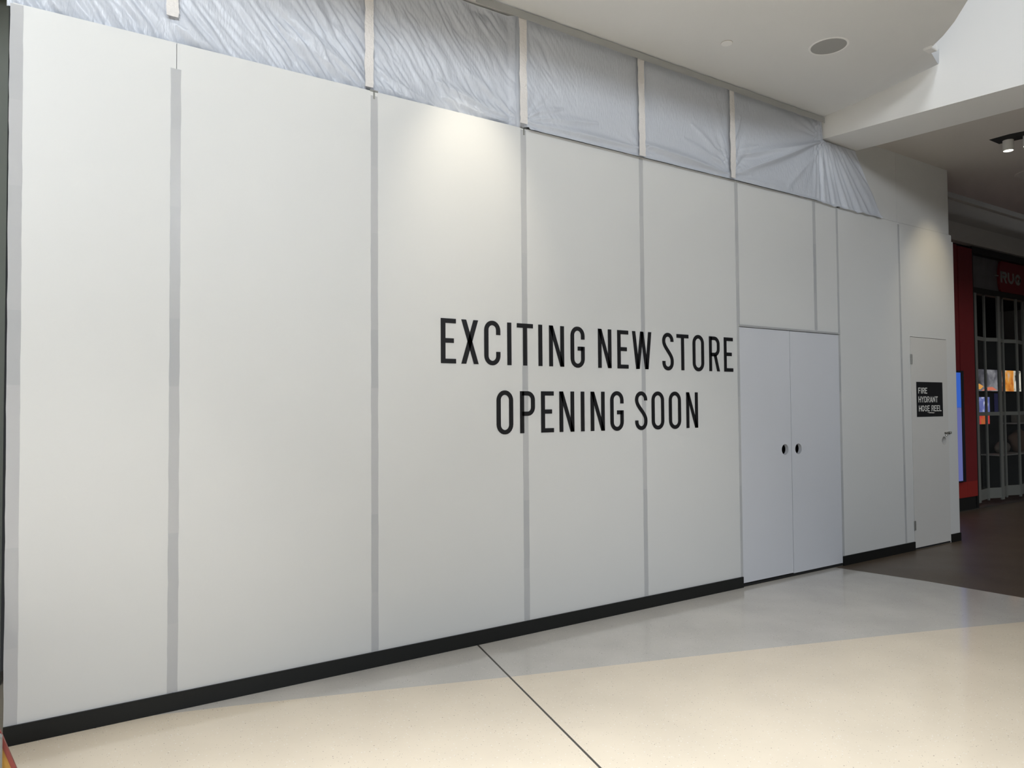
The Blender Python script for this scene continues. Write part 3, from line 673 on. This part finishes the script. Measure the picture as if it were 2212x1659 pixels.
sh = thing('folding_shutter', (13.2, fy+0.05, 0), 'closed grey concertina shutter across the dark neighbouring shop', 'shutter')
px = [12.10, 12.57, 12.88, 13.22, 13.54, 14.00, 14.32, 14.8, 15.15, 15.6]
py = [fy+0.03, fy+0.10, fy+0.02, fy+0.10, fy+0.02, fy+0.10, fy+0.02, fy+0.10, fy+0.02, fy+0.10]
wd = [0.035, 0.018, 0.045, 0.018, 0.024, 0.022, 0.04, 0.02, 0.03, 0.02]
for x, y, w_ in zip(px, py, wd):
    box('post', 'shutter', x-w_, x+w_, y-0.015, y+0.015, 0.07, 3.45, sh, bev=0.002)
def link(x0, y0, x1, y1, z0, z1, th, nm, m_):
    d_ = Vector((x1-x0, y1-y0)); d_.normalize(); n_ = Vector((-d_.y, d_.x))*th/2
    MB().prism_z([(x0+n_.x, y0+n_.y), (x0-n_.x, y0-n_.y), (x1-n_.x, y1-n_.y), (x1+n_.x, y1+n_.y)], z0, z1).build(nm, m_, sh)
for i in range(len(px)-1):
    a = (px[i]+wd[i], py[i], px[i+1]-wd[i+1], py[i+1])
    link(*a, 2.69, 2.75, 0.016, 'rail', 'shutter'); link(*a, 1.46, 1.52, 0.016, 'rail', 'shutter')
    link(*a, 0.10, 0.27, 0.014, 'kick_plate', 'shutter')
    link(*a, 0.27, 1.46, 0.004, 'clear_panel', 'glass'); link(*a, 1.52, 2.69, 0.004, 'clear_panel', 'glass')
# shop interior
M['shopdark'] = mat('dark_shop_wall', (0.035, 0.038, 0.042), 0.8)
struct(box('wall_shop_back', 'shopdark', 11.9, 24, 5.0, 5.1, 0, 4.3), 'dark back wall inside the neighbouring shop', 'wall')
struct(box('wall_shop_left', 'shopdark', 11.95, 12.0, fy+0.31, 5.0, 0, 4.3), 'dark side wall inside the neighbouring shop', 'wall')
struct(box('wall_far', 'fascia_dark', 22, 22.1, -9.3, 8, 0, 5.2), 'far wall of the mall passage', 'wall')
struct(box('ceiling_shop', 'shopdark', 11.9, 22, fy+0.15, 5.0, 4.2, 4.3), 'dark ceiling inside the neighbouring shop', 'ceiling')

def bx_screen(name, x0, x1, z0, z1, y, cells, label, seedbase):
    t = thing(name, ((x0+x1)/2, y, z0), label, 'screen', 'lit screens inside the neighbouring shop')
    box('screen_body', 'screen_body', x0-0.02, x1+0.02, y, y+0.05, z0-0.02, z1+0.02, t)
    for k, (a, b, stops, sc, st) in enumerate(cells):
        m_ = screen_mat('%s_picture_%d' % (name, k), stops, sc, st, seedbase+k)
        box('picture', m_, a, b, y-0.003, y-0.0005, z0, z1, t)
    return t
GR = ((0.3, (0.02, 0.02, 0.025)), (0.5, (0.12, 0.12, 0.14)), (0.7, (0.35, 0.35, 0.37)))
WR = ((0.3, (0.10, 0.03, 0.02)), (0.5, (0.30, 0.12, 0.08)), (0.7, (0.6, 0.5, 0.45)))
OR = ((0.3, (0.65, 0.55, 0.45)), (0.48, (0.9, 0.38, 0.06)), (0.7, (0.55, 0.14, 0.02)))
WH = ((0.3, (0.05, 0.05, 0.04)), (0.45, (0.75, 0.72, 0.6)), (0.7, (0.95, 0.92, 0.8)))
bs = bx_screen('video_wall', 14.4, 16.88, 1.905, 2.335, 2.5, ((14.4, 15.83, GR, 3.5, 1.0), (15.835, 16.05, WR, 6, 1.0), (16.055, 16.55, OR, 5, 1.0), (16.555, 16.88, WH, 5, 1.0)), 'long strip of glowing pictures high behind the shutter', 3)
# flame-coloured shapes along the foot of the grey picture
OM = mat('orange_flame_picture', (0.02, 0.02, 0.02), 0.3, emit=(0.9, 0.42, 0.10), estr=1.0)
RM = mat('coral_flame_picture', (0.02, 0.02, 0.02), 0.3, emit=(0.8, 0.22, 0.13), estr=1.0)
MB().prism_y([(14.55, 1.925), (15.10, 1.94), (15.22, 2.0), (15.05, 2.05), (14.9, 2.02)], 2.4965, 2.4968).build('picture', OM, bs)
MB().prism_y([(15.12, 1.915), (15.8, 1.925), (15.6, 1.99), (15.42, 1.985)], 2.4962, 2.4966).build('picture', RM, bs)
BL = ((0.35, (0.85, 0.88, 1.0)), (0.46, (0.17, 0.20, 0.50)), (0.7, (0.10, 0.12, 0.33)))
RD = ((0.3, (0.55, 0.25, 0.03)), (0.5, (0.70, 0.05, 0.05)), (0.7, (0.85, 0.1, 0.08)))
bx_screen('game_screen', 14.4, 15.46, 1.46, 1.785, 2.5, ((14.4, 15.0, OR, 6, 0.7), (15.003, 15.46, BL, 4, 1.0)), 'small blue picture screen under the long strip of pictures', 23)
bx_screen('game_screen', 14.4, 15.44, 1.25, 1.415, 2.5, ((14.4, 15.44, RD, 5, 0.9),), 'small red picture screen below the blue one behind the shutter', 33)
struct(box('wall_partition', 'shopdark', 14.2, 18.5, 2.56, 2.62, 0, 3.0), 'dark partition carrying the lit screens', 'wall')
bl = box('banner', mat('navy_banner_glow', (0.03, 0.03, 0.09), 0.6, emit=(0.012, 0.012, 0.04), estr=1.0), 15.70, 16.02, 2.50, 2.515, 1.42, 1.86)  # slight emission stands in for light falling on the banner
tag(bl, 'dim navy banner under the long strip of pictures', 'banner')
# a dim display counter with goods on it
ct = thing('display_counter', (15.9, 2.35, 0), 'dark display counter with a pale top edge behind the shutter', 'counter')
box('counter_body', 'shopdark', 15.1, 17.1, 2.2, 2.5, 0, 0.64, ct); box('counter_top', 'fascia', 15.05, 17.15, 2.15, 2.5, 0.64, 0.665, ct)
def lump(x, y, z, sx, sy, sz, m_, nm, label, cat, seed):
    mb = MB(); bmesh.ops.create_icosphere(mb.bm, subdivisions=3, radius=1.0)
    for v in mb.bm.verts:
        k = 1+0.22*noise.noise(v.co*1.6+Vector((seed, 0, 0))); v.co = Vector((v.co.x*sx*k, v.co.y*sy*k, max(-0.96, v.co.z*1.1)*sz*k))
    zmin = min(v.co.z for v in mb.bm.verts)
    for v in mb.bm.verts: v.co += Vector((x, y, z-zmin))
    return tag(mb.build(nm, m_, smooth=True, origin=(x, y, z)), label, cat)
lump(16.30, 2.33, 0.665, 0.36, 0.13, 0.21, 'stock', 'soft_goods', 'dim brown bundle on the counter behind the shutter', 'goods', 3)
lump(15.55, 2.33, 0.665, 0.20, 0.12, 0.11, 'stock_pale', 'soft_goods', 'dim pale bundle left of the brown one behind the shutter', 'goods', 8)
tag(box('carton', 'stock_pale', 16.35, 16.72, 2.35, 2.49, 1.26, 1.42, bev=0.01), 'small pale carton on a shelf behind the shutter', 'carton')
tag(box('shelf', 'fascia', 16.1, 17.2, 2.30, 2.555, 1.235, 1.26), 'thin wall shelf carrying a pale carton behind the shutter', 'shelf')
